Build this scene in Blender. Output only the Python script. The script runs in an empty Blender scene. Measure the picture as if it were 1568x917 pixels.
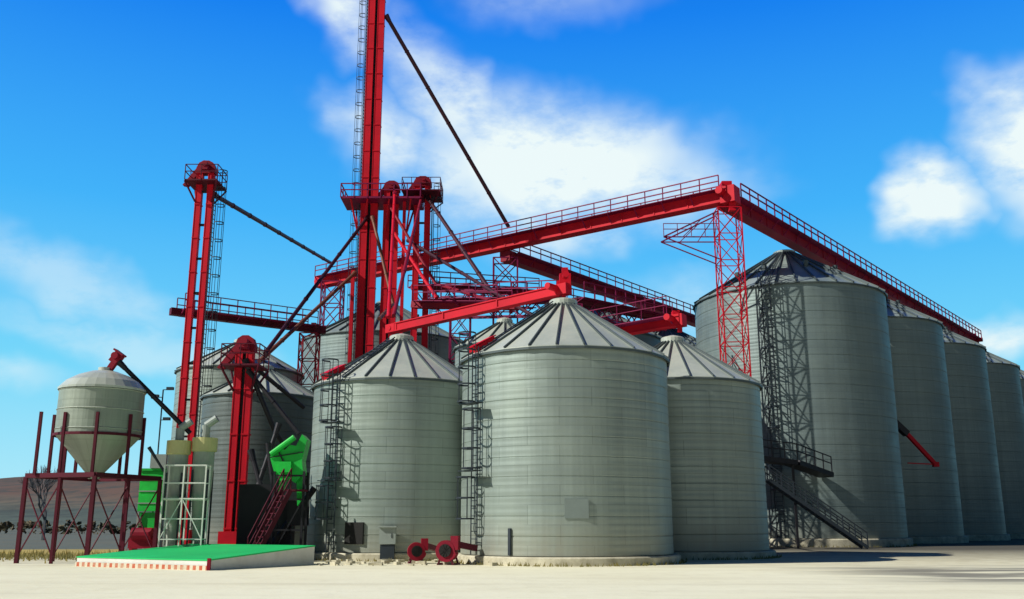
import bpy, math, random, bmesh
from mathutils import Vector, Matrix
random.seed(7)
R=math.radians
sc=bpy.context.scene
V=Vector
# ---------------------------------------------------------------- materials
def newmat(name):
    m=bpy.data.materials.new(name); m.use_nodes=True
    nt=m.node_tree; b=nt.nodes['Principled BSDF']
    return m,nt,b
def N(nt,t,**k):
    n=nt.nodes.new(t)
    for a,v in k.items(): setattr(n,a,v)
    return n
def mixc(nt,fac,a,b,bt='MIX'):
    n=N(nt,'ShaderNodeMix',data_type='RGBA',blend_type=bt)
    for s,v in ((n.inputs[0],fac),(n.inputs[6],a),(n.inputs[7],b)):
        if hasattr(v,'is_output'): nt.links.new(v,s)
        else: s.default_value=v if not isinstance(v,tuple) else (*v,1)[:4]
    return n.outputs[2]
def ramp(nt,inp,stops):
    n=N(nt,'ShaderNodeValToRGB'); e=n.color_ramp.elements
    while len(e)<len(stops): e.new(0.5)
    for i,(p,c) in enumerate(stops):
        e[i].position=p; e[i].color=(c,c,c,1) if not isinstance(c,tuple) else (*c,1)
    nt.links.new(inp,n.inputs[0]); return n.outputs[0]
def noise(nt,vec,scale,detail=3,rough=.55,mapscale=None,off=None):
    if mapscale:
        mp=N(nt,'ShaderNodeMapping'); mp.inputs['Scale'].default_value=mapscale
        if off: mp.inputs['Location'].default_value=off
        nt.links.new(vec,mp.inputs[0]); vec=mp.outputs[0]
    n=N(nt,'ShaderNodeTexNoise'); n.inputs['Scale'].default_value=scale
    n.inputs['Detail'].default_value=detail; n.inputs['Roughness'].default_value=rough
    nt.links.new(vec,n.inputs['Vector']); return n.outputs[0]
def bump(nt,b,h,st,dist):
    n=N(nt,'ShaderNodeBump'); n.inputs['Strength'].default_value=st; n.inputs['Distance'].default_value=dist
    nt.links.new(h,n.inputs['Height']); nt.links.new(n.outputs[0],b.inputs['Normal'])
def paint(name,col,dark=None,rough=.45,metal=0.0,scale=.6,amt=.6,spec=.35):
    m,nt,b=newmat(name)
    tc=N(nt,'ShaderNodeTexCoord').outputs['Object']
    if dark is None: dark=tuple(c*.5 for c in col)
    n1=noise(nt,tc,scale,4,.65)
    c=mixc(nt,ramp(nt,n1,[(.42,0.0),(.72,amt)]),col,dark)
    n2=noise(nt,tc,6,2,.6)
    c=mixc(nt,ramp(nt,n2,[(.3,0.0),(.8,.25)]),c,tuple(min(1,x*.7+.01) for x in col))
    nt.links.new(c,b.inputs['Base Color'])
    b.inputs['Roughness'].default_value=rough; b.inputs['Metallic'].default_value=metal
    b.inputs['Specular IOR Level'].default_value=spec
    return m
def galv(name,col,bw,bh,metal=.45,rough=.5,seam=.62,bs=.16):
    m,nt,b=newmat(name)
    uv=N(nt,'ShaderNodeTexCoord').outputs['UV']
    br=N(nt,'ShaderNodeTexBrick'); nt.links.new(uv,br.inputs['Vector'])
    br.inputs['Scale'].default_value=1; br.inputs['Brick Width'].default_value=bw; br.inputs['Row Height'].default_value=bh
    br.inputs['Mortar Size'].default_value=.022; br.inputs['Mortar Smooth'].default_value=.5; br.inputs['Bias'].default_value=0
    br.inputs['Color1'].default_value=(*[c*1.07 for c in col],1); br.inputs['Color2'].default_value=(*[c*.90 for c in col],1)
    br.inputs['Mortar'].default_value=(*[c*seam for c in col],1)
    st=noise(nt,uv,1,5,.65,(1.6,.06,1))
    c=mixc(nt,ramp(nt,st,[(.35,0.0),(.68,.6)]),br.outputs['Color'],tuple(x*.6 for x in col))
    bl=noise(nt,uv,.35,3,.6)
    c=mixc(nt,ramp(nt,bl,[(.4,0.0),(.75,.4)]),c,(col[0]*1.16,col[1]*1.13,col[2]*1.04))
    hb=noise(nt,uv,1,3,.5,(.03,1.3,1),(5,2,0))
    c=mixc(nt,ramp(nt,hb,[(.45,0.0),(.7,.35)]),c,tuple(x*.72 for x in col))
    sp=N(nt,'ShaderNodeSeparateXYZ'); nt.links.new(uv,sp.inputs[0])
    mr=N(nt,'ShaderNodeMapRange'); nt.links.new(sp.outputs[1],mr.inputs[0])
    mr.inputs[1].default_value=.3; mr.inputs[2].default_value=2.2; mr.inputs[3].default_value=.55; mr.inputs[4].default_value=0
    mm=N(nt,'ShaderNodeMath',operation='MULTIPLY'); nt.links.new(mr.outputs[0],mm.inputs[0]); nt.links.new(ramp(nt,st,[(.3,.5),(.6,1.0)]),mm.inputs[1])
    c=mixc(nt,mm.outputs[0],c,(.38,.35,.27))
    nt.links.new(c,b.inputs['Base Color'])
    b.inputs['Metallic'].default_value=metal
    rr=ramp(nt,bl,[(.3,rough-.06),(.7,rough+.1)]); nt.links.new(rr,b.inputs['Roughness'])
    wv=N(nt,'ShaderNodeTexWave',wave_type='BANDS',bands_direction='Y'); wv.inputs['Scale'].default_value=1.1
    nt.links.new(uv,wv.inputs['Vector'])
    bump(nt,b,wv.outputs['Fac'],bs,.03)
    return m
RED=paint('red_paint',(.60,.004,.020),(.34,.003,.016),.55,spec=.2)
REDD=paint('weathered_red_paint',(.27,.006,.024),(.10,.005,.018),.55,spec=.2)
MAR=paint('maroon_rail_paint',(.24,.010,.07),(.09,.006,.04),.55,spec=.2)
MARB=paint('brown_frame_paint',(.10,.007,.022),(.045,.006,.012),.6,spec=.2)
DARK=paint('dark_steel',(.022,.021,.028),(.012,.012,.018),.5,.3)
GREYS=paint('ladder_steel',(.035,.047,.062),(.02,.027,.036),.5,.3)
PIPE=paint('spout_steel',(.06,.013,.026),(.025,.01,.018),.5,.3)
PIPEO=paint('rusty_spout',(.20,.07,.04),(.10,.03,.03),.55,.1)
GREEN=paint('green_paint',(.010,.55,.15),(.010,.38,.10),.6,scale=.4)
GREENM=paint('green_machine_paint',(.008,.58,.06),(.01,.18,.03),.5)
CREAM=paint('cream_paint',(.62,.57,.27),(.36,.33,.17),.5)
CREAMB=paint('grey_cream_paint',(.38,.42,.36),(.18,.21,.19),.5)
WHITE=paint('white_paint',(.76,.76,.72),(.5,.48,.41),.5)
BLACK=paint('dark_opening',(.012,.012,.012),(.008,.008,.008),.8)
GALW=galv('galvanised_wall',(.315,.38,.355),2.8,.82)
GALB=galv('galvanised_big_wall',(.23,.295,.295),2.9,1.15,seam=.7)
GALH=galv('galvanised_hopper',(.30,.35,.30),1.5,.9,.2,seam=.8,bs=.08)
GALD=galv('galvanised_shaded_wall',(.13,.16,.16),2.8,.82)  # darker copy of the galvanised wall, shade put into its colour
GALR=paint('galvanised_roof',(.54,.58,.51),(.33,.38,.36),.42,.2,.5,.7)
GALRD=paint('galvanised_big_roof',(.36,.43,.41),(.11,.16,.18),.42,.3,.3,.85)
RIB=paint('roof_rib_steel',(.09,.115,.12),(.045,.06,.07),.5,.3)
RIBB=paint('wall_lip_steel',(.22,.27,.26),(.18,.21,.2),.5,.2)
CAB=paint('cabinet_paint',(.30,.35,.33),(.22,.25,.24),.5)
def concmat():
    m,nt,b=newmat('plinth_concrete')
    tc=N(nt,'ShaderNodeTexCoord').outputs['Object']
    n=noise(nt,tc,1.2,6,.7)
    c=mixc(nt,ramp(nt,n,[(.35,0.0),(.65,1.0)]),(.66,.62,.48),(.36,.33,.24))
    nt.links.new(c,b.inputs['Base Color']); b.inputs['Roughness'].default_value=.9
    return m
CONC=concmat()
def stripemat():
    m,nt,b=newmat('hazard_kerb_paint')
    tc=N(nt,'ShaderNodeTexCoord').outputs['UV']
    w=N(nt,'ShaderNodeTexWave',wave_type='BANDS',bands_direction='X'); w.inputs['Scale'].default_value=.95
    nt.links.new(tc,w.inputs['Vector'])
    f=ramp(nt,w.outputs['Fac'],[(.48,0.0),(.52,1.0)])
    c=mixc(nt,f,(.66,.60,.48),(.50,.10,.04))
    c=mixc(nt,ramp(nt,noise(nt,tc,3,5),[(.42,0.0),(.7,.75)]),c,(.5,.42,.30))
    nt.links.new(c,b.inputs['Base Color']); b.inputs['Roughness'].default_value=.7; return m
STRIPE=stripemat()
def groundmat():
    m,nt,b=newmat('yard_ground')
    tc=N(nt,'ShaderNodeTexCoord').outputs['Object']
    n1=noise(nt,tc,.09,5,.6); n2=noise(nt,tc,.8,6,.7); n3=noise(nt,tc,14,3,.7)
    n4=noise(nt,tc,1,5,.6,(.05,.55,1))
    c=mixc(nt,ramp(nt,n1,[(.38,0.0),(.62,1.0)]),(.86,.83,.63),(.80,.76,.55))
    c=mixc(nt,ramp(nt,n2,[(.50,0.0),(.76,.4)]),c,(.55,.50,.34))
    c=mixc(nt,ramp(nt,n4,[(.52,0.0),(.72,.5)]),c,(.58,.53,.37))
    c=mixc(nt,ramp(nt,n3,[(.35,.0),(.75,.35)]),c,(.87,.85,.72))
    sp=N(nt,'ShaderNodeSeparateXYZ'); nt.links.new(tc,sp.inputs[0])
    def rng(o,a,b_):
        q=N(nt,'ShaderNodeMapRange',interpolation_type='SMOOTHSTEP'); nt.links.new(o,q.inputs[0]); q.inputs[1].default_value=a; q.inputs[2].default_value=b_; return q.outputs[0]
    def mul(a,b_):
        q=N(nt,'ShaderNodeMath',operation='MULTIPLY'); nt.links.new(a,q.inputs[0]); nt.links.new(b_,q.inputs[1]); return q.outputs[0]
    # cast-shadow streaks painted into the ground colour on the right of the yard
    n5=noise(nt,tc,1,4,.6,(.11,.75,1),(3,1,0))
    shade_mask=mul(mul(rng(sp.outputs[0],9,15),mul(rng(sp.outputs[1],27,31),rng(sp.outputs[1],43,37))),ramp(nt,n5,[(.43,0.0),(.53,.85)]))
    c=mixc(nt,shade_mask,c,(.15,.14,.12))
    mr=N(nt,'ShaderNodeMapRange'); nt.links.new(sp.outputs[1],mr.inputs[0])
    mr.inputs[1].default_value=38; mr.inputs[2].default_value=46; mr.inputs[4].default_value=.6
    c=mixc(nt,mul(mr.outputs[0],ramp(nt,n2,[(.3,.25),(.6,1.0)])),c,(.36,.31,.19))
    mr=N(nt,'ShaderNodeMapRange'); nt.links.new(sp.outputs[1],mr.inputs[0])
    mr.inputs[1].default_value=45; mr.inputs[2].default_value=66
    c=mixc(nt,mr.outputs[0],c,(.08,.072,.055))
    nt.links.new(c,b.inputs['Base Color']); b.inputs['Roughness'].default_value=.95
    bump(nt,b,n2,.5,.06); return m
def fieldmat(name,a,bb,s=.05):
    m,nt,b=newmat(name)
    tc=N(nt,'ShaderNodeTexCoord').outputs['Object']
    n1=noise(nt,tc,s,6,.65); n2=noise(nt,tc,s*30,3,.7)
    c=mixc(nt,ramp(nt,n1,[(.35,0.0),(.65,1.0)]),a,bb)
    c=mixc(nt,ramp(nt,n2,[(.4,0.0),(.75,.5)]),c,tuple(x*.5 for x in a))
    nt.links.new(c,b.inputs['Base Color']); b.inputs['Roughness'].default_value=.95
    return m
def hillmat():
    m,nt,b=newmat('hill_soil_and_scrub')
    tc=N(nt,'ShaderNodeTexCoord').outputs['Object']
    sp=N(nt,'ShaderNodeSeparateXYZ'); nt.links.new(tc,sp.inputs[0])
    n1=noise(nt,tc,.012,6,.65,(1,.5,1)); n2=noise(nt,tc,.07,5,.7,(1,.35,1))
    a=N(nt,'ShaderNodeMath',operation='MULTIPLY_ADD'); nt.links.new(n1,a.inputs[0]); a.inputs[1].default_value=26; nt.links.new(sp.outputs[2],a.inputs[2])
    d=N(nt,'ShaderNodeMath',operation='DIVIDE'); nt.links.new(a.outputs[0],d.inputs[0]); d.inputs[1].default_value=70
    c=ramp(nt,d.outputs[0],[(.15,(.09,.11,.075)),(.28,(.06,.08,.06)),(.36,(.13,.10,.06)),(.5,(.13,.065,.038)),(.75,(.10,.05,.03))])
    c=mixc(nt,ramp(nt,n2,[(.45,0.0),(.62,.8)]),c,(.03,.036,.028))
    nt.links.new(c,b.inputs['Base Color']); b.inputs['Roughness'].default_value=1; return m
# ---------------------------------------------------------------- mesh helper
class MB:
    def __init__(s): s.v=[];s.f=[];s.M=Matrix();s.uv={}
    def add(s,vs,fs,uvs=None):
        o=len(s.v)
        for q in vs: s.v.append(tuple(s.M@V(q)))
        for k,f in enumerate(fs):
            if uvs: s.uv[len(s.f)]=uvs[k]
            s.f.append(tuple(i+o for i in f))
    def beam(s,p1,p2,w,h=None,up=(0,0,1)):
        h=h or w; p1=V(p1);p2=V(p2); d=(p2-p1).normalized(); u0=V(up)
        sd=d.cross(u0)
        if sd.length<.05: sd=d.cross(V((0,1,0)))
        sd.normalize(); u=sd.cross(d).normalized()
        vs=[p+sd*a*w/2+u*b*h/2 for p in (p1,p2) for a,b in ((-1,-1),(1,-1),(1,1),(-1,1))]
        s.add(vs,[(3,2,1,0),(4,5,6,7),(0,1,5,4),(1,2,6,5),(2,3,7,6),(3,0,4,7)])
    def box(s,c,sx,sy,sz):
        c=V(c)
        vs=[c+V((a*sx/2,b*sy/2,e*sz/2)) for e in (-1,1) for a,b in ((-1,-1),(1,-1),(1,1),(-1,1))]
        s.add(vs,[(3,2,1,0),(4,5,6,7),(0,1,5,4),(1,2,6,5),(2,3,7,6),(3,0,4,7)])
    def tube(s,p1,p2,r,n=8,r2=None):
        r2=r if r2 is None else r2
        p1=V(p1);p2=V(p2); d=(p2-p1).normalized(); a=d.orthogonal().normalized(); b=d.cross(a)
        vs=[p+(a*math.cos(t)+b*math.sin(t))*rr for p,rr in ((p1,r),(p2,r2)) for t in [2*math.pi*i/n for i in range(n)]]
        fs=[(i,(i+1)%n,n+(i+1)%n,n+i) for i in range(n)]+[tuple(range(n-1,-1,-1)),tuple(range(n,2*n))]
        s.add(vs,fs)
    def path(s,pts,r,n=5):
        for a,b in zip(pts[:-1],pts[1:]): s.tube(a,b,r,n)
    def rev(s,prof,c=(0,0,0),n=48,a0=0,a1=2*math.pi,uvr=None):
        c=V(c); vs=[];fs=[];uvs=[]
        m=len(prof)
        for i in range(n+1):
            t=a0+(a1-a0)*i/n
            for r,z in prof: vs.append(c+V((r*math.cos(t),r*math.sin(t),z)))
        for i in range(n):
            for j in range(m-1):
                fs.append((i*m+j,(i+1)*m+j,(i+1)*m+j+1,i*m+j+1))
                if uvr:
                    u0=(a0+(a1-a0)*i/n)*uvr;u1=(a0+(a1-a0)*(i+1)/n)*uvr
                    z0=prof[j][1];z1=prof[j+1][1]
                    uvs.append([(u0,z0),(u1,z0),(u1,z1),(u0,z1)])
        s.add(vs,fs,uvs if uvr else None)
    def prism(s,prof,y0,y1):
        n=len(prof)
        vs=[(x,y0,z) for x,z in prof]+[(x,y1,z) for x,z in prof]
        s.add(vs,[(i,(i+1)%n,n+(i+1)%n,n+i) for i in range(n)]+[tuple(range(n-1,-1,-1)),tuple(range(n,2*n))])
    def obj(s,name,mat,parent=None,smooth=False):
        me=bpy.data.meshes.new(name); me.from_pydata(s.v,[],s.f)
        if s.uv:
            l=me.uv_layers.new(name='UVMap')
            for p in me.polygons:
                u=s.uv.get(p.index)
                if u:
                    for k,li in enumerate(p.loop_indices): l.data[li].uv=u[k]
        bm=bmesh.new(); bm.from_mesh(me); bmesh.ops.remove_doubles(bm,verts=bm.verts,dist=1e-5)
        bmesh.ops.recalc_face_normals(bm,faces=bm.faces)
        bm.to_mesh(me); bm.free()
        if smooth: me.polygons.foreach_set('use_smooth',[True]*len(me.polygons))
        me.materials.append(mat)
        o=bpy.data.objects.new(name,me); sc.collection.objects.link(o)
        if parent: o.parent=parent
        return o
def empty(name):
    o=bpy.data.objects.new(name,None); sc.collection.objects.link(o); o.empty_display_size=.5
    return o
def rail(mb,p1,p2,h=1.1,step=1.5,r=.022,mid=2):
    p1=V(p1);p2=V(p2); L=(p2-p1).length; n=max(1,round(L/step))
    for i in range(n+1):
        p=p1.lerp(p2,i/n); mb.beam(p,p+V((0,0,h)),r*2)
    for k in range(mid):
        z=h*(1-k*.45); mb.beam(p1+V((0,0,z)),p2+V((0,0,z)),r*2)
def ladder(mb,p1,p2,side,w=.45,r=.025,step=.32):
    p1=V(p1);p2=V(p2);side=V(side);n=int((p2-p1).length/step)
    mb.beam(p1-side*w/2,p2-side*w/2,r*2); mb.beam(p1+side*w/2,p2+side*w/2,r*2)
    for i in range(1,n):
        p=p1.lerp(p2,i/n); mb.beam(p-side*w/2,p+side*w/2,r*1.3)
def cage(mb,p1,p2,out,side,rad=.4,step=.9,r=.02):
    p1=V(p1);p2=V(p2);out=V(out);side=V(side); n=max(1,int((p2-p1).length/step))
    K=8; rows=[]
    for i in range(n+1):
        c=p1.lerp(p2,i/n)+out*.38
        pts=[c+(side*math.sin(a)+out*math.cos(a))*rad for a in [R(-135+270*k/K) for k in range(K+1)]]
        for a,b in zip(pts[:-1],pts[1:]): mb.beam(a,b,r*1.4,r*3.2)
        rows.append(pts)
    for k in (0,2,4,6,8): mb.beam(rows[0][k],rows[-1][k],r*1.5)
# ---------------------------------------------------------------- grain bins
def bin_(x,y,r,eave,apex,nroof=24,lad=None,hatch=None,wall=GALW,roof=GALR,big=False,plinth=.35):
    e=empty('grain_bin'); c=V((x,y,0)); n=120
    sh=1.15 if big else .82
    prof=[];z=plinth
    while z<eave-.01:
        z2=min(eave,z+sh); prof+= [(r,z+.03),(r,z2-.03),(r-.024,z2-.015),(r-.024,z2)]; z=z2
    m=MB(); m.rev(prof,c,n,uvr=r); m.obj('wall',wall,e)
    m=MB(); rt=r*.09+.25; ro=r+.14; zt=apex-.25; ze=eave+.02
    m.rev([(ro,ze-.10),(ro,ze),(rt,zt)],c,nroof)
    m.rev([(rt,zt-.05),(rt,zt+.28),(rt*.9,zt+.34),(rt*.2,apex+.22),(0.01,apex+.24)],c,20)
    m.obj('roof',roof,e)
    m=MB(); k=1 if not big else 2.0
    for i in range(nroof):
        a=2*math.pi*i/nroof; d=V((math.cos(a),math.sin(a),0))
        m.beam(c+d*(ro+.01)+V((0,0,ze+.03)),c+d*rt+V((0,0,zt+.05)),.055*k,.11*k)
    m.rev([(ro-.02,ze-.14),(ro+.03,ze-.14),(ro+.03,ze-.04),(ro-.02,ze-.04)],c,nroof)
    if big:
        for i in range(0,nroof,4):
            a=2*math.pi*(i+.5)/nroof; d=V((math.cos(a),math.sin(a),0))
            p=c+d*(r*.55)+V((0,0,ze+(zt-ze)*.48)); m.tube(p,p+V((0,0,.6)),.22,8)
    m.obj('roof_ribs',RIB,e)
    m=MB(); m.rev([(r+.32,0),(r+.32,plinth*.85),(r+.26,plinth),(r-.3,plinth+.005)],c,n); m.obj('concrete_plinth',CONC,e)
    if lad is not None:
        a=R(lad); out=V((math.cos(a),math.sin(a),0)); sd=V((-math.sin(a),math.cos(a),0))
        m=MB(); p1=c+out*(r+.2)+V((0,0,.4)); p2=c+out*(r+.2)+V((0,0,eave+.3))
        ladder(m,p1,p2,sd,w=.48 if not big else .6,r=.026)
        b_=c+out*(r+.2)
        if big: cage(m,b_+V((0,0,2.6)),b_+V((0,0,eave+1.0)),out,sd,.48,step=1.5,r=.028)
        else:
            zs=[(1.9,eave*.40),(eave*.44,eave*.72),(eave*.76,eave+.9)]
            for i,(za,zb) in enumerate(zs):
                off=sd*(.32 if i%2 else -.12)
                cage(m,b_+off+V((0,0,za)),b_+off+V((0,0,zb)),out,sd,.40,step=.66,r=.022)
                if i: m.beam(b_+out*.35+sd*-.4+V((0,0,za-.1)),b_+out*.35+sd*.75+V((0,0,za-.1)),.5,.04)
        zz=.8
        while zz<eave:
            for s_ in(-1,1): m.beam(c+out*r+sd*s_*.24+V((0,0,zz)),c+out*(r+.22)+sd*s_*.24+V((0,0,zz)),.04)
            zz+=1.64
        q1=c+out*(r)+V((0,0,eave+.2)); q2=c+out*(rt+.1)+V((0,0,zt+.15)); ladder(m,q1,q2,sd,.4)
        m.obj('caged_ladder',GREYS,e)
    if hatch is not None:
        a=R(hatch); out=V((math.cos(a),math.sin(a),0)); sd=V((-math.sin(a),math.cos(a),0))
        sl=(apex-eave)/r; f=.80
        m=MB(); p=c+out*(r*f)+V((0,0,eave+sl*r*(1-f)+.2)); q=c+out*(r*(f+.2))+V((0,0,eave+sl*r*(1-f-.2)+.22))
        m.beam(p,q,.75,.28); m.beam(p+V((0,0,.18)),q+V((0,0,.18))+out*.1,.85,.05)
        m.beam(q-sd*.3+V((0,0,.2)),q+sd*.3+V((0,0,.2)),.08)
        m.obj('roof_hatch',RED,e)
    return e
b1=bin_(2.5,45,4.86,9.15,12.2,26,lad=-145,hatch=-152)
b2=bin_(-5.93,50,4.47,8.6,11.4,24,lad=-125,hatch=-140)
b3=bin_(8.97,52,4.55,8.9,11.7,24)
bin_(-.5,62.5,3.3,13.0,15.0,20)
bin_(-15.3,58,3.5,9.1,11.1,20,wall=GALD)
bin_(-20.8,72,4.65,12.8,15.4,22)
BR=7.93
for i in range(5):
    bin_(23.9+.629*16.5*i,80+.777*16.5*i,BR,20.2,24.8,32,lad=-118 if i==0 else None,wall=GALB,roof=GALRD,big=True,plinth=.6)
for i in range(3):
    bin_(6.9+.629*16.5*i,92.1+.777*16.5*i,BR,18.9,23.3,32,wall=GALB,roof=GALRD,big=True,plinth=.6)
bin_(-12.7,93,8.1,18.9,23.3,32,wall=GALB,roof=GALRD,big=True,plinth=.6)
def bin_fit(par,c,r,ang,z,w,h,mat,name,depth=.12):
    a=R(ang); out=V((math.cos(a),math.sin(a),0)); m=MB()
    p=V(c)+out*(r+depth*.3); m.beam(p+V((0,0,z)),p+V((0,0,z+h)),w,depth,up=out)
    m.obj(name,mat,par)
bin_fit(b2,(-5.93,50,0),4.47,-109,.75,.95,1.0,BLACK,'manhole_door')
bin_fit(b1,(2.5,45,0),4.86,-122,.4,.12,1.1,GREYS,'unload_pipe')
bin_fit(b1,(2.5,45,0),4.86,-88,1.9,1.0,.8,RIBB,'access_panel',.05)
# ---------------------------------------------------------------- conveyors
def conveyor(p1,p2,w=.8,h=.8,mat=RED,railmat=MAR,sides=(-1,1),step=1.6,head=True,walk=.7,fl=3.0,r=.03,hz=1.0,under=None):
    e=empty('grain_conveyor'); p1=V(p1);p2=V(p2); d=(p2-p1).normalized(); L=(p2-p1).length
    sd=d.cross(V((0,0,1))).normalized(); up=sd.cross(d)
    m=MB(); m.beam(p1,p2,w,h)
    n=int(L/fl)
    for i in range(n+1):
        q=p1+d*(L*i/n); m.beam(q-d*.04,q+d*.04,w+.12,h+.10)
    m.beam(p1+up*(h/2+.02),p2+up*(h/2+.02),w+.12,.06)
    m.beam(p1-up*(h/2+.02),p2-up*(h/2+.02),w+.12,.06)
    m.obj('housing',mat,e)
    m=MB()
    if head:
        m.beam(p2-d*.2,p2+d*1.0*hz,w*1.25,h*1.35); m.beam(p2+up*h*.6+d*.1,p2+up*h*1.15+d*.1,w*.8,w*.9)
        m.tube(p2+sd*w*.6+up*h*.2,p2+sd*(w*.6+.7)+up*h*.2,.22*h+.08,10)
        m.beam(p2+d*.5*hz,p2+d*.5*hz-V((0,0,h*1.3)),w*.5)
        m.beam(p1-d*.7,p1+d*.2,w*1.2,h*1.2)
        m.tube(p1-d*.35-sd*w*.7,p1-d*.35+sd*w*.7,h*.3,10)
        m.obj('drive_and_tail_boxes',mat,e)
    m=MB()
    for s_ in sides:
        o=sd*s_*(w/2+walk/2)
        m.beam(p1+o+up*(h*.35),p2+o+up*(h*.35),walk,.05)
        o2=sd*s_*(w/2+walk)
        rail(m,p1+o2+up*(h*.35),p2+o2+up*(h*.35),1.1,step,r)
        k=max(1,int(L/step/1.5))
        for i in range(k+1):
            q=p1.lerp(p2,i/k); m.beam(q+o2+up*h*.33,q+sd*s_*w/2-up*h*.4,.06)
    if under:
        a=p1-up*(h/2+under); b=p2-up*(h/2+under); k=max(2,int(L/1.8))
        for s_ in(-1,1):
            o=sd*s_*w/2; m.beam(a+o,b+o,.10)
            for i in range(k):
                q0=p1.lerp(p2,i/k)-up*h/2+o; q1=a.lerp(b,(i+.5)/k)+o; q2=p1.lerp(p2,(i+1)/k)-up*h/2+o
                m.beam(q0,q1,.07); m.beam(q1,q2,.07)
    if m.v: m.obj('walkway_and_railing',railmat,e)
    return e
ZC=26.6
conveyor((-20,97.2,ZC),(16.9,71.2,ZC+.3),1.0,1.0,RED,MAR,r=.04)
conveyor((17.3,72.0,ZC),(17.3+.629*75,72+.777*75,ZC-.2),.9,1.0,REDD,MAR,sides=(1,),r=.045)
conveyor((-.2,84.3,ZC-1.0),(-.2+.629*58,84.3+.777*58,ZC-1.4),.9,.8,REDD,MAR,sides=(1,-1),r=.045)
conveyor((-6.5,52.4,12.45),(2.3,45.1,12.8),.4,.4,RED,MAR,sides=(),r=.02,hz=.6)
e=empty('conveyor_drive'); m=MB(); m.box((2.6,45,13.2),.55,.5,.8); m.box((2.6,45,13.75),.3,.3,.35); m.tube((2.6,44.6,13.4),(2.6,44.1,13.4),.16,10); m.obj('gearbox_housing',RED,e)
conveyor((4.0,55.5,12.45),(9.1,51.9,12.7),.5,.5,RED,MAR,sides=(1,),r=.02,hz=.6)
conveyor((-23.6,65.8,16.3),(-15.4,71.7,16.3),.45,.42,MARB,MAR,r=.03,step=1.3)
conveyor((-6.5,66.,16.9),(-.5,62.3,16.0),.5,.4,REDD,MAR,r=.03)
conveyor((-8.5,79.,21.5),(2.0,86.0,22.6),.5,.4,REDD,MAR,r=.04,under=1.2,head=False)
conveyor((-6,71,18.2),(3.6,66.5,17.4),.6,.35,MAR,MAR,r=.035,under=1.0,head=False,step=1.2)
conveyor((4.4,66,17.2),(12.0,74,17.6),.6,.35,MARB,MAR,r=.035,under=.8,head=False,step=1.2)
# ---------------------------------------------------------------- bucket elevators
def elevator(x,y,ztop,w=.62,dep=.55,gap=.14,rot=0,mat=RED,plat=True,ladside=-1,ps=1.5,fl=2.4,hood=.8,sp=-1,fill=True):
    e=empty('bucket_elevator'); M=Matrix.Translation((x,y,0))@Matrix.Rotation(rot,4,'Z')
    W=w*2+gap
    m=MB(); m.M=M
    for s_ in (-1,1):
        cx=s_*(w+gap)/2; m.box((cx,0,ztop/2),w,dep,ztop)
        z=fl*.6
        while z<ztop: m.box((cx,0,z),w+.07,dep+.09,.07); z+=fl
        for t_ in(-1,1): m.box((cx+t_*w/2,-dep/2,ztop/2),.05,.05,ztop)
    m.box((0,0,.7),W+.5,dep+.3,1.2)
    m.obj('legs',mat,e)
    m=MB(); m.M=M
    z=fl
    while z<ztop: m.box((0,0,z),gap-.006,dep*.5,.12); z+=fl
    if fill: m.box((0,dep*.18,ztop/2),gap-.01,dep*.35,ztop-.2)
    m.obj('leg_spacers',DARK,e)
    m=MB(); m.M=M@Matrix.Translation((0,0,ztop))
    hw=W/2+.08; H=hood
    pr=[(-hw,-.1),(-hw,H*.35),(-hw*.75,H*.8),(-hw*.3,H),(hw*.3,H),(hw*.75,H*.8),(hw,H*.35),(hw,-.1)]
    m.prism(pr,-dep*.65,dep*.65)
    q=sp; m.prism([(q*(hw+.9),-.95),(q*(hw+.55),-1.0),(q*(hw-.1),-.15),(q*(hw-.1),.55*H)],-dep*.45,dep*.45)
    m.tube((.1,-dep*.6,.35),(.1,-dep*.6-.7,.35),.2,12); m.box((.1,-dep*.6-.4,.05),.45,.5,.25)
    m.obj('head_and_drive',REDD,e)
    if plat:
        m=MB(); m.M=M; zp=ztop-.9; a=ps
        m.box((0,0,zp),2*a,2*a,.10)
        cs=[(-a,-a,zp),(a,-a,zp),(a,a,zp),(-a,a,zp)]
        for i in range(4): rail(m,cs[i],cs[(i+1)%4],1.1,.9,.025)
        for s_ in(-1,1):
            for t_ in (-1,1): m.beam((s_*W/2,t_*dep/2,zp-1.3),(s_*a,t_*a,zp-.06),.09)
        m.obj('service_platform',MARB,e)
    if ladside:
        m=MB(); m.M=M
        ox=ladside*(W/2+.15); ladder(m,(ox,0,.5),(ox,0,ztop-.5),V((0,1,0)),.45)
        cage(m,(ox,0,3),(ox,0,ztop+.1),(ladside,0,0),V((0,1,0)),.34,step=1.2)
        m.obj('caged_ladder',GREYS,e)
    return e
elevator(-12.0,76,54,w=.55,dep=.6,gap=.28,ladside=-1)
elevator(-10.2,76.2,29.2,w=.48,gap=.26,ladside=0,plat=False)
elevator(-7.6,76.4,29.7,w=.45,dep=.5,gap=.45,ladside=1,ps=1.6,fill=False)
elevator(-21.2,62,25.4,w=.36,dep=.45,gap=.42,ladside=1,ps=1.1,fill=False)
elevator(-14.25,50,10.7,w=.34,dep=.4,gap=.24,ladside=0,ps=1.0)
e=empty('elevator_service_platform'); m=MB()
zp=28.0
m.box((-10.9,76,zp),6.6,3.2,.16)
cs=[(-14.2,74.4,zp),(-7.6,74.4,zp),(-7.6,77.6,zp),(-14.2,77.6,zp)]
for i in range(4): rail(m,cs[i],cs[(i+1)%4],1.2,1.1,.04)
m.obj('deck_and_railing',MAR,e)
m=MB()
for xx in (-13.4,-12,-10.2,-8.4):
    for yy in (74.6,77.4): m.beam((xx,yy,zp),(xx+.5*(1 if xx<-12 else -1),76,zp-2.8),.12)
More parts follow.
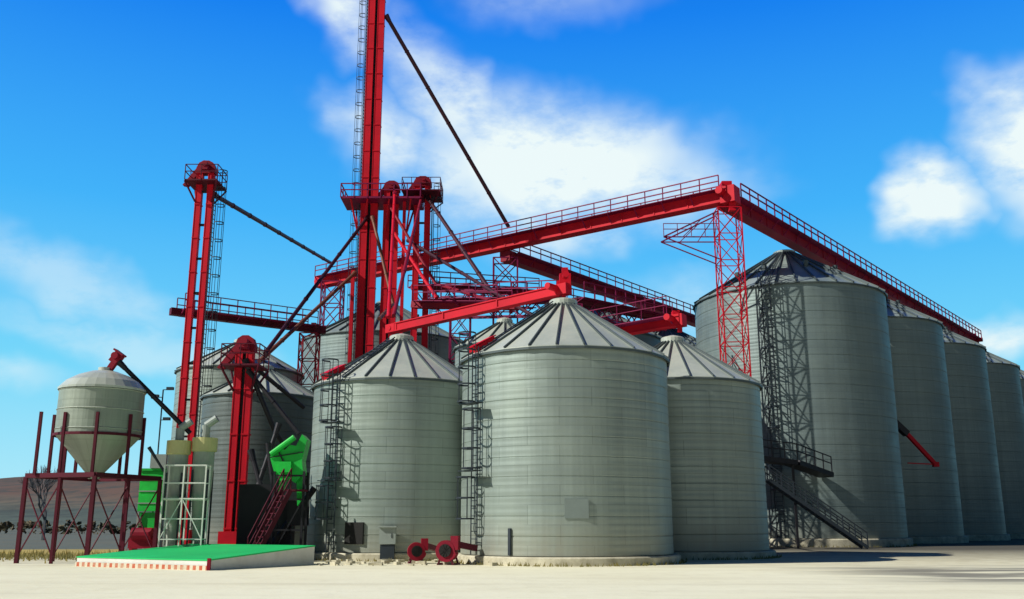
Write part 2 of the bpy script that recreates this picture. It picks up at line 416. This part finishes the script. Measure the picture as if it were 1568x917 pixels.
m.box((-9.0,75.4,14),.25,.3,28); m.box((-13.1,75.5,11),.28,.3,22)
m.obj('braces',RED,e)
# ---------------------------------------------------------------- spouts
def spout(pts,r,mat,name='grain_spout'):
    e=empty(name); m=MB(); m.path(pts,r,10)
    for a,b in zip(pts[:-1],pts[1:]):
        a=V(a);b=V(b);L=(b-a).length;d=(b-a)/L; n=int(L/4)+1
        for i in range(1,n): m.tube(a+d*(L*i/n)-d*.04,a+d*(L*i/n)+d*.04,r*1.22,10)
    m.tube(pts[0],V(pts[0])+(V(pts[1])-V(pts[0])).normalized()*.6,r*1.5,10,r*1.1)
    m.obj('pipe',mat,e)
spout([(-11.2,76,45.6),(-.3,83.2,28.2)],.18,PIPE)
spout([(-20.6,62,23.8),(-19.0,96.5,28.4)],.17,PIPE)
spout([(-7.2,76,28.6),(-1.2,64,17.0)],.16,PIPE)
spout([(-12.1,75.5,26.6),(-15.4,58.2,12.0)],.14,PIPE)
spout([(-12.8,74.5,21.5),(-16.2,60,11.8)],.14,PIPEO)
spout([(-11.6,75,26.5),(-9.4,73,18.6),(-8.6,60,14.6)],.13,PIPEO)
spout([(-10.2,75,27.5),(-6.0,72,20.0),(-1.0,64,16.6)],.13,REDD)
spout([(-9.7,75,25.0),(-5.4,66,17.4)],.13,RED)
spout([(-9.8,75,28.6),(-7.2,54,13.4)],.12,RED)
spout([(-7.6,75.6,28.5),(-6.9,54,13.5)],.12,REDD)
spout([(-8.6,75.2,24.5),(2.8,57,13.2)],.13,PIPE)
spout([(-14.2,49.7,10.2),(-12.6,50.5,6.5),(-11.0,52.5,3.6)],.13,DARK)
spout([(-14.0,50.4,10.0),(-12.0,54.5,8.2)],.12,DARK)
spout([(-14.0,49.8,9.6),(-11.0,49.2,6.2)],.11,DARK)
spout([(-13.6,49.8,5.4),(-11.6,48.6,.5)],.13,DARK)
spout([(-12.2,49.8,6.8),(-13.4,49.2,2.0),(-13.4,49.2,.3)],.12,DARK)
# ---------------------------------------------------------------- lattice towers
def lattice(x,y,z0,z1,w,mat,bay=2.4,r=.06):
    e=empty('lattice_tower'); m=MB(); n=max(1,round((z1-z0)/bay))
    def C(i):
        z=z0+(z1-z0)*i/n
        return [V((x+a*w/2,y+b*w/2,z)) for a,b in((-1,-1),(1,-1),(1,1),(-1,1))]
    for i in range(n):
        A=C(i);B=C(i+1)
        for k in range(4):
            m.beam(A[k],B[k],r*2); m.beam(B[k],B[(k+1)%4],r*1.4)
            m.beam(A[k],B[(k+1)%4],r*1.2); m.beam(A[(k+1)%4],B[k],r*1.2)
    m.obj('mast',mat,e); return e
lt=lattice(17.0,71.3,0,25.8,1.8,RED,2.2,.045)
m=MB()
A=V((17,71.3,0))
for yy in (-.7,.7):
    m.beam(A+V((-5.2,yy,23.4)),A+V((-.9,yy,25.5)),.10); m.beam(A+V((-5.2,yy,23.4)),A+V((-.9,yy,21.6)),.08)
    m.beam(A+V((-5.2,yy,23.4)),A+V((-.9,yy,23.4)),.08)
    for k in (1,2):
        m.beam(A+V((-.9-k*1.4,yy,23.4)),A+V((-.9-(k-1)*1.4,yy,25.4-(k-1)*.65)),.06)
rail(m,A+V((-5.2,-.8,23.45)),A+V((-.9,-.8,23.45)),1.0,1.2,.025)
m.obj('side_bracket_platform',MAR,lt)
lattice(-.6,84.6,0,25.4,2.2,MAR,2.4,.07)
lattice(-3.9,70,0,17.4,1.5,MAR,1.9,.05)
lattice(4.2,66,0,16.8,1.5,MAR,1.9,.05)
lattice(-18.6,95.5,0,26,2.0,MAR,2.4,.07)
lattice(-15.6,71.8,0,15.9,1.3,REDD,2.0,.05)
# ---------------------------------------------------------------- hopper bin on frame
e=empty('hopper_bin'); c=V((-19.35,44.6,0)); hr=1.88
m=MB(); m.rev([(.26,3.7),(.34,3.9),(hr-.04,5.65),(hr,5.7),(hr,7.8),(hr+.03,7.85)],c,48,uvr=hr); m.obj('shell',GALH,e)
m=MB(); m.rev([(hr+.07,7.76),(hr+.07,7.86),(1.65,8.2),(1.15,8.5),(.6,8.7),(.3,8.76),(.3,8.9),(.01,8.95)],c,28)
for k in range(3): m.rev([(hr,5.9+k*.9),(hr+.04,5.92+k*.9),(hr,5.95+k*.9)],c,40)
m.obj('domed_roof',GALR,e)
m=MB()
for a in (20,80,140,200,245,290,335):
    a=R(a); d=V((math.cos(a)*(hr+.07),math.sin(a)*(hr+.07),0)); m.beam(c+d+V((0,0,3.8)),c+d+V((0,0,6.6)),.12)
m.rev([(hr+.01,5.6),(hr+.09,5.6),(hr+.09,5.72),(hr+.01,5.72)],c,24)
c0=V((-19.2,44.6,0))
cs=[c0+V(q) for q in((-2.5,-1.6,0),(1.0,-2.6,0),(2.4,1.4,0),(-1.2,2.4,0))]
for i in range(4):
    a,b=cs[i],cs[(i+1)%4]; m.beam(a,a+V((0,0,3.72)),.16)
    m.beam(a+V((0,0,3.78)),b+V((0,0,3.78)),.16,.2)
    md=(a+b)/2; m.beam(md,md+V((0,0,3.7)),.12)
    m.beam(a+V((0,0,.3)),md+V((0,0,3.4)),.045); m.beam(md+V((0,0,.3)),a+V((0,0,3.4)),.045)
m.beam(cs[0]+V((0,0,3.8)),cs[2]+V((0,0,3.8)),.14); m.beam(cs[1]+V((0,0,3.8)),cs[3]+V((0,0,3.8)),.14)
for p in (cs[0]+V((.5,-.3,0)),cs[0]+V((1.2,.9,0))): m.beam(p+V((0,0,3.8)),p+V((0,0,6.6)),.12)
m.obj('support_frame',MARB,e)
m=MB(); m.M=Matrix.Translation(c+V((.5,0,9.35)))@Matrix.Rotation(R(35),4,'Y'); m.box((0,0,0),.4,.42,.5); m.box((-.05,0,.3),.55,.5,.08); m.tube((0,-.45,.1),(0,.2,.1),.17,10); m.M=Matrix(); m.beam(c+V((.2,0,8.8)),c+V((.5,0,9.3)),.26)
m.obj('auger_head',REDD,e)
spout([c+V((.5,0,9.3)),(-15.4,45.6,5.9)],.11,DARK,name='grain_auger')
spout([(-17.1,45,5.2),(-15.8,45.4,3.2)],.06,GREYS)
# ---------------------------------------------------------------- cyclones and white scaffold
for (x,y,zt,r) in ((-15.75,45.2,5.5,.50),(-14.6,45.4,5.65,.52)):
    e=empty('cyclone_separator'); c=V((x,y,0)); m=MB()
    m.rev([(.01,zt+.05),(r*1.12,zt),(r*1.12,zt-.62),(r*.95,zt-.66)],c,24); m.obj('top_drum',CREAM,e)
    m=MB(); m.rev([(r*.93,zt-.6),(r*.93,zt-1.5),(r*.85,zt-2.4),(.24,.9),(.24,.55),(.01,.55)],c,24)
    m.obj('body',CREAMB,e)
    m=MB(); m.tube(c+V((0,0,zt)),c+V((0,0,zt+.6)),.2,12); m.tube(c+V((0,0,zt+.6)),c+V((.5,0,zt+.95)),.18,12)
    m.obj('outlet_duct',CAB,e)
    m=MB()
    for a in (45,135,225,315):
        d=V((math.cos(R(a))*r,math.sin(R(a))*r,0)); m.beam(c+d,c+d+V((0,0,zt-1.5)),.07)
    m.obj('legs',GREYS,e)
e=empty('access_scaffold'); m=MB()
xs=(-15.9,-15.0,-14.0)
for x in xs:
    for y in (44.0,44.6): m.beam((x,y,.3),(x,y,4.3),.06)
for z in (1.0,1.9,2.8,3.5,4.3):
    for y in (44.0,44.6): m.beam((xs[0],y,z),(xs[-1],y,z),.05)
for x in xs:
    for z in (1.0,2.8,4.3): m.beam((x,44.0,z),(x,44.6,z),.05)
m.beam((xs[0],44,1.0),(xs[1],44,2.8),.04); m.beam((xs[1],44,2.8),(xs[2],44,1.0),.04)
m.box((-14.95,44.3,2.75),1.9,.5,.04)
m.obj('frame',WHITE,e)
e=empty('seed_cleaner'); m=MB(); m.box((-18.4,49.8,3.3),1.2,1.2,2.0); m.box((-18.4,49.8,4.38),1.35,1.35,.12); m.prism([(-18.95,2.25),(-17.85,2.25),(-18.2,1.2),(-18.6,1.2)],49.35,50.25)
m.obj('body',GREENM,e); m=MB()
for a in(-.55,.55):
    for b in (-.55,.55): m.beam((-18.4+a,49.8+b,0),(-18.4+a,49.8+b,2.25),.1)
for z in (2.7,3.3,3.9): m.box((-18.4,49.18,z),1.22,.05,.05)
m.box((-18.1,49.4,4.8),.8,.7,.7); m.obj('stand_and_motor',CAB,e)
e=empty('red_pump_unit'); m=MB(); m.box((-18.2,48.6,.75),1.5,.7,.5); m.tube((-18.8,48.3,1.2),(-17.8,48.3,1.2),.3,12)
for a in (-.6,.6): m.box((-18.2+a,48.6,.25),.15,.7,.5)
m.tube((-17.5,48.6,.9),(-17.5,48.6,1.9),.1); m.obj('body',REDD,e)
e=empty('floodlight_pole'); m=MB(); m.tube((-18.5,50,0),(-18.5,50,8.6),.04,8)
for z,dx in ((8.6,.4),(8.2,-.35),(7.0,.35)):
    m.beam((-18.5,50,z),(-18.5+dx,50,z),.04); m.box((-18.5+dx,49.9,z+.05),.35,.2,.15)
m.obj('pole_and_lamps',GREYS,e)
e=empty('grain_dryer_unit'); m=MB()
Mg=Matrix.Translation((-10.55,46.0,0)); m.M=Mg
m.prism([(-.75,4.1),(-.98,4.8),(-.6,5.2),(-.3,5.1),(-.05,5.35),(.25,5.3),(.5,5.85),(.75,5.6),(.55,4.6),(.65,4.0),(.3,3.55),(-.05,3.8),(-.35,3.6)],-.4,.5)
m.prism([(-.5,3.7),(-.2,3.7),(-.35,3.0),(-.5,2.9)],-.3,.1); m.prism([(.3,3.7),(.6,4.0),(.55,2.7),(.4,2.5)],-.2,.3)
m.tube((-.9,-.5,4.9),(.2,-.6,5.7),.14,10); m.box((-.2,-.5,4.3),.6,.25,.5)
m.obj('green_hopper',GREENM,e)
m=MB(); m.M=Mg
for a in (-.7,.7):
    for b in(-.4,.5): m.beam((a,b,0),(a,b,4.1),.1)
for z in (1.4,2.8,3.9):
    m.beam((-.7,-.4,z),(.7,-.4,z),.08); m.beam((-.7,.5,z),(.7,.5,z),.08)
m.beam((-.7,-.4,.1),(.7,-.4,2.8),.06)
m.tube((-1.3,.8,.2),(.9,1.2,3.4),.16,10); m.tube((-1.6,1.6,5.6),(-.6,1.4,.6),.14,10)
m.box((-.9,1.6,1.4),1.5,.9,2.6); m.box((.2,1.0,2.2),.9,.8,1.2)
m.box((-2.2,2.4,1.9),1.6,.8,3.4)
m.beam((-.95,-.45,4.75),(.6,-.48,5.0),.05); m.beam((-.6,-.45,5.1),(.1,-.46,3.8),.06)
m.obj('frame_and_burner',DARK,e)
def stair(m,p1,p2,w,step=.25,r=.025,h=1.0):
    p1=V(p1);p2=V(p2);d=p2-p1; hd=V((d.x,d.y,0)).normalized(); sd=V((-hd.y,hd.x,0))
    for s_ in(-1,1): m.beam(p1+sd*s_*w/2,p2+sd*s_*w/2,.06,.22)
    n=int(abs(d.z)/step)
    for i in range(1,n): q=p1.lerp(p2,i/n); m.beam(q-sd*w/2,q+sd*w/2,.26,.04)
    for s_ in(-1,1): rail(m,p1+sd*s_*w/2,p2+sd*s_*w/2,h,1.0,r)
e=empty('steel_staircase'); m=MB()
stair(m,(-11.7,43.9,.05),(-10.5,45.0,3.2),.7)
m.box((-10.1,45.3,3.2),.9,.9,.08)
m.obj('flight',MARB,e)
e=empty('steel_staircase'); m=MB()
stair(m,(24.0,66.5,.1),(17.6,66.3,4.6),1.0,r=.035)
m.box((16.9,66.3,4.6),1.6,1.1,.1)
m.obj('flight',GREYS,e)
e=empty('steel_catwalk'); m=MB()
m.beam((16.2,66.8,6.2),(20.0,68.4,5.9),1.2,.35); m.beam((20.0,68.4,5.9),(23.4,71.6,5.2),1.2,.35)
rail(m,(16.2,66.2,6.4),(20.2,67.8,6.1),1.1,1.2,.035); rail(m,(20.2,67.8,6.1),(23.6,70.9,5.4),1.1,1.2,.035)
for p in((16.8,67,0),(20,68.4,0)): m.beam(p,(p[0],p[1],6.0),.15)
m.obj('deck_and_railing',DARK,e)
e=empty('unloading_auger'); m=MB()
m.beam((33.0,79.8,9.1),(35.3,80.2,6.6),.3,.3); m.box((35.4,80.2,6.5),.45,.4,.4)
m.beam((33.0,80.0,6.6),(35.4,80.2,6.5),.08)
m.obj('red_tube',RED,e); m=MB(); m.beam((30.6,79.2,11.2),(33.1,79.9,9.0),.5,.5); m.beam((31.2,79.4,10.6),(31.2,79.4,9.2),.15); m.box((30.9,79.0,11.3),.5,.5,.5); m.obj('inlet',DARK,e)
# ---------------------------------------------------------------- fans and cabinet
def fan(x,y,s,rot,mat=REDD):
    e=empty('aeration_fan'); M=Matrix.Translation((x,y,0))@Matrix.Rotation(rot,4,'Z')
    m=MB(); m.M=M; r=.42*s; pr=[]
    for k in range(22):
        t=2*math.pi*k/22; rr=r*(1+.22*k/22); pr.append((rr*math.cos(t),.62*s+rr*math.sin(t)))
    m.prism(pr,-.2*s,.2*s); m.box((r*.95,0,.95*s),.35*s,.36*s,.6*s)
    m.obj('scroll_housing',mat,e)
    m=MB(); m.M=M
    m.tube((0,-.21*s,.62*s),(0,-.27*s,.62*s),.28*s,16)
    for k in range(5):
        a=R(36*k); m.beam((math.cos(a)*.28*s,-.28*s,.62*s+math.sin(a)*.28*s),(-math.cos(a)*.28*s,-.28*s,.62*s-math.sin(a)*.28*s),.015)
    m.obj('air_inlet',BLACK,e)
    m=MB(); m.M=M
    m.tube((0,.2*s,.62*s),(0,.75*s,.62*s),.17*s,12)
    for a in (-.35,.35): m.beam((a*s,-.2*s,0.04),(a*s,.75*s,.04),.08); m.beam((a*s,-.15*s,0),(a*s*.4,-.15*s,.6*s),.07); m.beam((a*s,.6*s,0),(a*s*.4,.6*s,.6*s),.07)
    m.beam((r,0,.9*s),(r+.6,.9,.7*s),.26*s)
    m.obj('motor_and_stand',MARB,e)
fan(-4.15,42.6,.85,R(10)); fan(-2.75,41.3,.95,R(-15))
e=empty('electrical_cabinet'); m=MB(); m.box((-5.75,45.2,1.15),.75,.35,.75); m.box((-5.75,45.15,1.55),.85,.5,.06); m.obj('cabinet',CAB,e)
m=MB(); m.box((-5.75,45.2,.38),.65,.25,.74); m.box((-5.55,45.01,1.15),.03,.02,.2); m.obj('stand',GREYS,e)
e=empty('concrete_rubble'); m=MB()
for i in range(60):
    x=random.uniform(-8.4,-.6); y=random.uniform(40.4,44.6); s=random.uniform(.03,.18)
    m.M=Matrix.Translation((x,y,s*.3))@Matrix.Rotation(random.random()*3,4,'Z'); m.box((0,0,0),s*2.2,s*1.4,s)
m.obj('blocks',CONC,e)
# ---------------------------------------------------------------- unloading ramp
e=empty('unloading_ramp')
A=V((-17.8,40.1,0));B=V((-11.3,36.5,0)); sdv=V((.485,.874,0)); C_=B+sdv*6; D=A+sdv*6
z0,z1=.34,.74
top=[A+V((0,0,z0)),B+V((0,0,z0)),C_+V((0,0,z1)),D+V((0,0,z1))]
m=MB(); m.add(top+[p.copy()+V((0,0,.05)) for p in top],[(0,1,2,3),(4,5,6,7),(0,1,5,4),(1,2,6,5),(2,3,7,6),(3,0,4,7)]); m.obj('green_deck',GREEN,e)
cen=(A+C_)/2
ins=lambda p: p+(cen-p)*.006
bt=[ins(A),ins(B),ins(C_),ins(D)]; tp=[V((q.x,q.y,t.z-.003)) for q,t in zip(bt,top)]
m=MB(); m.add(bt+tp,[(0,1,5,4),(1,2,6,5),(2,3,7,6),(3,0,4,7)]); m.obj('concrete_sides',WHITE,e)
m=MB(); n=V((-sdv.x,-sdv.y,0))
q=[A+n*.03,B+n*.03,B+n*.03+V((0,0,.17)),A+n*.03+V((0,0,.17))]
L=(B-A).length; m.add(q,[(0,1,2,3)],[[(0,0),(L,0),(L,.2),(0,.2)]])
m.obj('hazard_kerb',STRIPE,e)
m=MB(); m.box(B+V((.05,-.02,.22)),.12,.12,.44); m.obj('corner_post',REDD,e)
# ---------------------------------------------------------------- ground, field, hills, tree
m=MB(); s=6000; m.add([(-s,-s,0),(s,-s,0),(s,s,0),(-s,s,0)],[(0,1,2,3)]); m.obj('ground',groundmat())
m=MB(); pts=[(-26,60),(-60,52),(-900,54),(-1500,900),(60,1500),(20,130),(-22,110),(-27,80)]
m.add([(x,y,.004) for x,y in pts],[tuple(range(len(pts)))]); m.obj('grass_field',fieldmat('dry_grass',(.13,.12,.08),(.09,.105,.085)))
m=MB(); pts=[(-22,52.5),(-60,47),(-300,47),(-300,60),(-60,62),(-26,66)]
m.add([(x,y,.008) for x,y in pts],[tuple(range(len(pts)))]); m.obj('golden_verge_grass',fieldmat('golden_grass',(.50,.36,.06),(.34,.26,.07),.2))
def hill(name,x0,x1,y,h,mat,seed,dep=160):
    m=MB(); random.seed(seed); n=160; ph=[random.random()*6 for _ in range(5)]
    vs=[];fs=[];J=26
    for i in range(n+1):
        t=i/n; x=x0+(x1-x0)*t
        hh=h(t)*(1+.05*math.sin(t*9+ph[0])+.03*math.sin(t*31+ph[1])+.012*math.sin(t*90+ph[2]))
        for j in range(J):
            u=j/(J-1); z=hh*(1-math.cos(u*math.pi))/2
            vs.append((x,y+dep*u+12*math.sin(t*14),-.6+z*(1+.08*math.sin(u*17+t*40+ph[3]))+.5*math.sin(u*40+t*70)*min(1,u*4)))
    for i in range(n):
        for j in range(J-1): a=i*J+j; fs.append((a,a+J,a+J+1,a+1))
    m.add(vs,fs); m.obj(name,mat,None,smooth=True)
HM=hillmat()
hill('hill',-1300,400,230,lambda t: 54*max(.1,(1-.75*max(0,t-.2)**1.2)),HM,3,760)
hill('hill',100,2500,900,lambda t: 22,HM,5,300)
m=MB(); random.seed(21)
for (ya,yb) in ((160,.0),(215,.02),(300,.0)):
    x=-ya*1.1
    while x<-ya*.25:
        h=random.uniform(.5,1.8)*(ya/170)
        if random.random()<.75:
            for k in range(7):
                px=x+random.gauss(0,1.2); py=ya+random.gauss(0,1.5); s=h*random.uniform(.25,.5); pz=random.uniform(.2,1)*h*.8
                pts=[V((px,py,pz))+V((random.gauss(0,1),random.gauss(0,1),random.gauss(0,.8))).normalized()*s for _ in range(7)]
                m.add(pts,[(0,1,2),(1,3,4),(2,4,5),(0,3,6),(5,6,1),(2,6,4),(0,5,3)])
        x+=random.uniform(.8,2.6)
m.obj('hedgerow',fieldmat('hedge_twigs',(.09,.095,.06),(.14,.10,.06),.3))
def tree(x,y,h,seed,mat):
    e=empty('bare_tree'); random.seed(seed); m=MB()
    def br(p,d,L,r,k):
        q=p+d*L; m.tube(p,q,r,4,r*.65)
        if k==0: return
        for i in range(3 if k>1 else 5):
            nd=(d+V((random.uniform(-.7,.7),random.uniform(-.7,.7),random.uniform(0,.6)))).normalized()
            br(p.lerp(q,random.uniform(.6,1)),nd,L*random.uniform(.65,.85),r*.6,k-1)
    br(V((x,y,0)),V((0,0,1)),h*.24,h*.014,5); m.obj('trunk_and_branches',mat,e)
BARK=fieldmat('bark',(.13,.14,.16),(.09,.10,.12),.5)
tree(-48.5,101,12.5,4,BARK)
e=empty('dry_weeds'); m=MB(); random.seed(11)
for i in range(1800):
    x=random.uniform(-38,-20); y=random.gauss(50,2.2)+(-x-20)*.05; h=random.uniform(.08,.38); a=random.random()*6
    m.add([(x-.04,y,0),(x+.04,y,0),(x+.12*math.cos(a),y+.12*math.sin(a),h)],[(0,1,2)])
for i in range(900):
    t=random.random(); cx,cy,cr=random.choice([(2.5,45,5.25),(-5.93,50,4.85),(8.97,52,4.95),(23.9,80,8.4)])
    a=R(random.uniform(-170,-10)); x=cx+cr*math.cos(a)+random.gauss(0,.08); y=cy+cr*math.sin(a)-abs(random.gauss(0,.15)); h=random.uniform(.04,.22)
    m.add([(x-.03,y,0),(x+.03,y,0),(x+.08*math.cos(i),y,h)],[(0,1,2)])
m.obj('tufts',fieldmat('dry_weed',(.34,.27,.08),(.16,.16,.06),.3),e)
# ---------------------------------------------------------------- sun and sky
SAZ=math.atan2(-.94,-.34)
EL=R(37)
sd=V((math.sin(SAZ)*math.cos(EL),math.cos(SAZ)*math.cos(EL),math.sin(EL)))
l=bpy.data.lights.new('sun','SUN'); l.energy=5; l.angle=R(.5); l.color=(1,.965,.86)
lo=bpy.data.objects.new('sun',l); sc.collection.objects.link(lo); lo.rotation_euler=sd.to_track_quat('Z','Y').to_euler(); lo.location=(-60,-20,60)
w=bpy.data.worlds.new('World'); sc.world=w; w.use_nodes=True; nt=w.node_tree
w.cycles.sampling_method='MANUAL'; w.cycles.sample_map_resolution=256
bg=nt.nodes['Background']; bg.inputs[1].default_value=.1
sky=N(nt,'ShaderNodeTexSky',sky_type='NISHITA'); sky.sun_disc=False; sky.sun_elevation=EL; sky.sun_rotation=SAZ
hs=N(nt,'ShaderNodeHueSaturation'); hs.inputs['Saturation'].default_value=1.4; nt.links.new(sky.outputs[0],hs.inputs['Color'])
tc=N(nt,'ShaderNodeTexCoord').outputs['Generated']
sp=N(nt,'ShaderNodeSeparateXYZ'); nt.links.new(tc,sp.inputs[0])
def M_(op,a,b=None,c=None,clamp=False):
    n=N(nt,'ShaderNodeMath',operation=op); n.use_clamp=clamp
    for s_,v in zip(n.inputs,(a,b,c)):
        if v is None: continue
        if hasattr(v,'is_output'): nt.links.new(v,s_)
        else: s_.default_value=v
    return n.outputs[0]
az=M_('MULTIPLY',M_('ARCTAN2',sp.outputs[0],sp.outputs[1]),57.2958)
el=M_('MULTIPLY',M_('ARCSINE',sp.outputs[2]),57.2958)
g=ramp(nt,M_('DIVIDE',el,90.0),[(0.0,(.46,.86,.98)),(.10,(.18,.69,.98)),(.20,(.055,.46,.98)),(.33,(.008,.225,.90)),(.46,(.004,.07,.42)),(.65,(.002,.02,.12)),(1.0,(.002,.012,.06))])
azn=M_('ABSOLUTE',M_('SUBTRACT',az,-18))
mr=N(nt,'ShaderNodeMapRange',interpolation_type='SMOOTHSTEP'); nt.links.new(azn,mr.inputs[0])
mr.inputs[1].default_value=52; mr.inputs[2].default_value=95; mr.inputs[3].default_value=10; mr.inputs[4].default_value=1.6
gs=N(nt,'ShaderNodeVectorMath',operation='SCALE'); nt.links.new(mr.outputs[0],gs.inputs['Scale']); nt.links.new(g,gs.inputs[0])
base=mixc(nt,.95,hs.outputs[0],gs.outputs[0])
na=noise(nt,tc,5,4,.6); nb=noise(nt,tc,5,4,.6,(1,1,1),(3,7,2)); nd=noise(nt,tc,9,6,.62,(1,1,2.2)); nf=noise(nt,tc,28,4,.6,(1,1,1.6))
az2=M_('ADD',az,M_('MULTIPLY',M_('SUBTRACT',na,.5),14)); el2=M_('ADD',el,M_('MULTIPLY',M_('SUBTRACT',nb,.5),8))
tot=None
for (a0,e0,rx,ry,rot,stg) in [(3.5,21.8,11.8,5.4,-6,1.2),(-4,26.0,7,3.4,-25,.9),(-9,22.6,4.8,3.2,0,.85),(-11.5,29.6,3.4,3.2,0,.95),(3,33,9,2.5,0,.35),(3,17.2,6,2.4,0,.7),
        (24.6,18.0,2.9,2.4,0,1.3),(30.0,20.6,3.8,4.6,0,1.4),(27.3,10.6,2.4,1.4,0,1.1),(-27,14,11,2.0,-20,.42),(-22,10.2,12,1.5,-14,.42),(-31,9,5,1.2,-8,.4),(12,12,7,2.4,0,.3)]:
    cr,sr=math.cos(R(rot)),math.sin(R(rot))
    dx=M_('SUBTRACT',az2,a0); dy=M_('SUBTRACT',el2,e0)
    X=M_('DIVIDE',M_('ADD',M_('MULTIPLY',dx,cr),M_('MULTIPLY',dy,sr)),rx)
    Y=M_('DIVIDE',M_('SUBTRACT',M_('MULTIPLY',dy,cr),M_('MULTIPLY',dx,sr)),ry)
    d=M_('SQRT',M_('ADD',M_('MULTIPLY',X,X),M_('MULTIPLY',Y,Y)))
    mr=N(nt,'ShaderNodeMapRange',interpolation_type='SMOOTHSTEP'); nt.links.new(d,mr.inputs[0])
    mr.inputs[1].default_value=.15; mr.inputs[2].default_value=1.25; mr.inputs[3].default_value=stg; mr.inputs[4].default_value=0
    tot=mr.outputs[0] if tot is None else M_('MAXIMUM',tot,mr.outputs[0])
det=M_('ADD',M_('MULTIPLY',nd,1.1),M_('MULTIPLY',nf,.45))
cl=M_('MULTIPLY',tot,ramp(nt,det,[(.45,.15),(.84,1.0)]),clamp=True)
col=mixc(nt,cl,base,(8.4,9.5,9.6,1))
nt.links.new(col,bg.inputs[0])
# ---------------------------------------------------------------- camera
cam=bpy.data.cameras.new('camera'); cam.sensor_width=36; cam.lens=33.3; cam.clip_end=20000; cam.clip_start=.1
co=bpy.data.objects.new('camera',cam); sc.collection.objects.link(co); co.location=(0,0,1.7); co.rotation_euler=(R(90+13.3),0,0)
sc.camera=co
sc.view_settings.view_transform='Standard'; sc.view_settings.look='None'; sc.view_settings.exposure=0
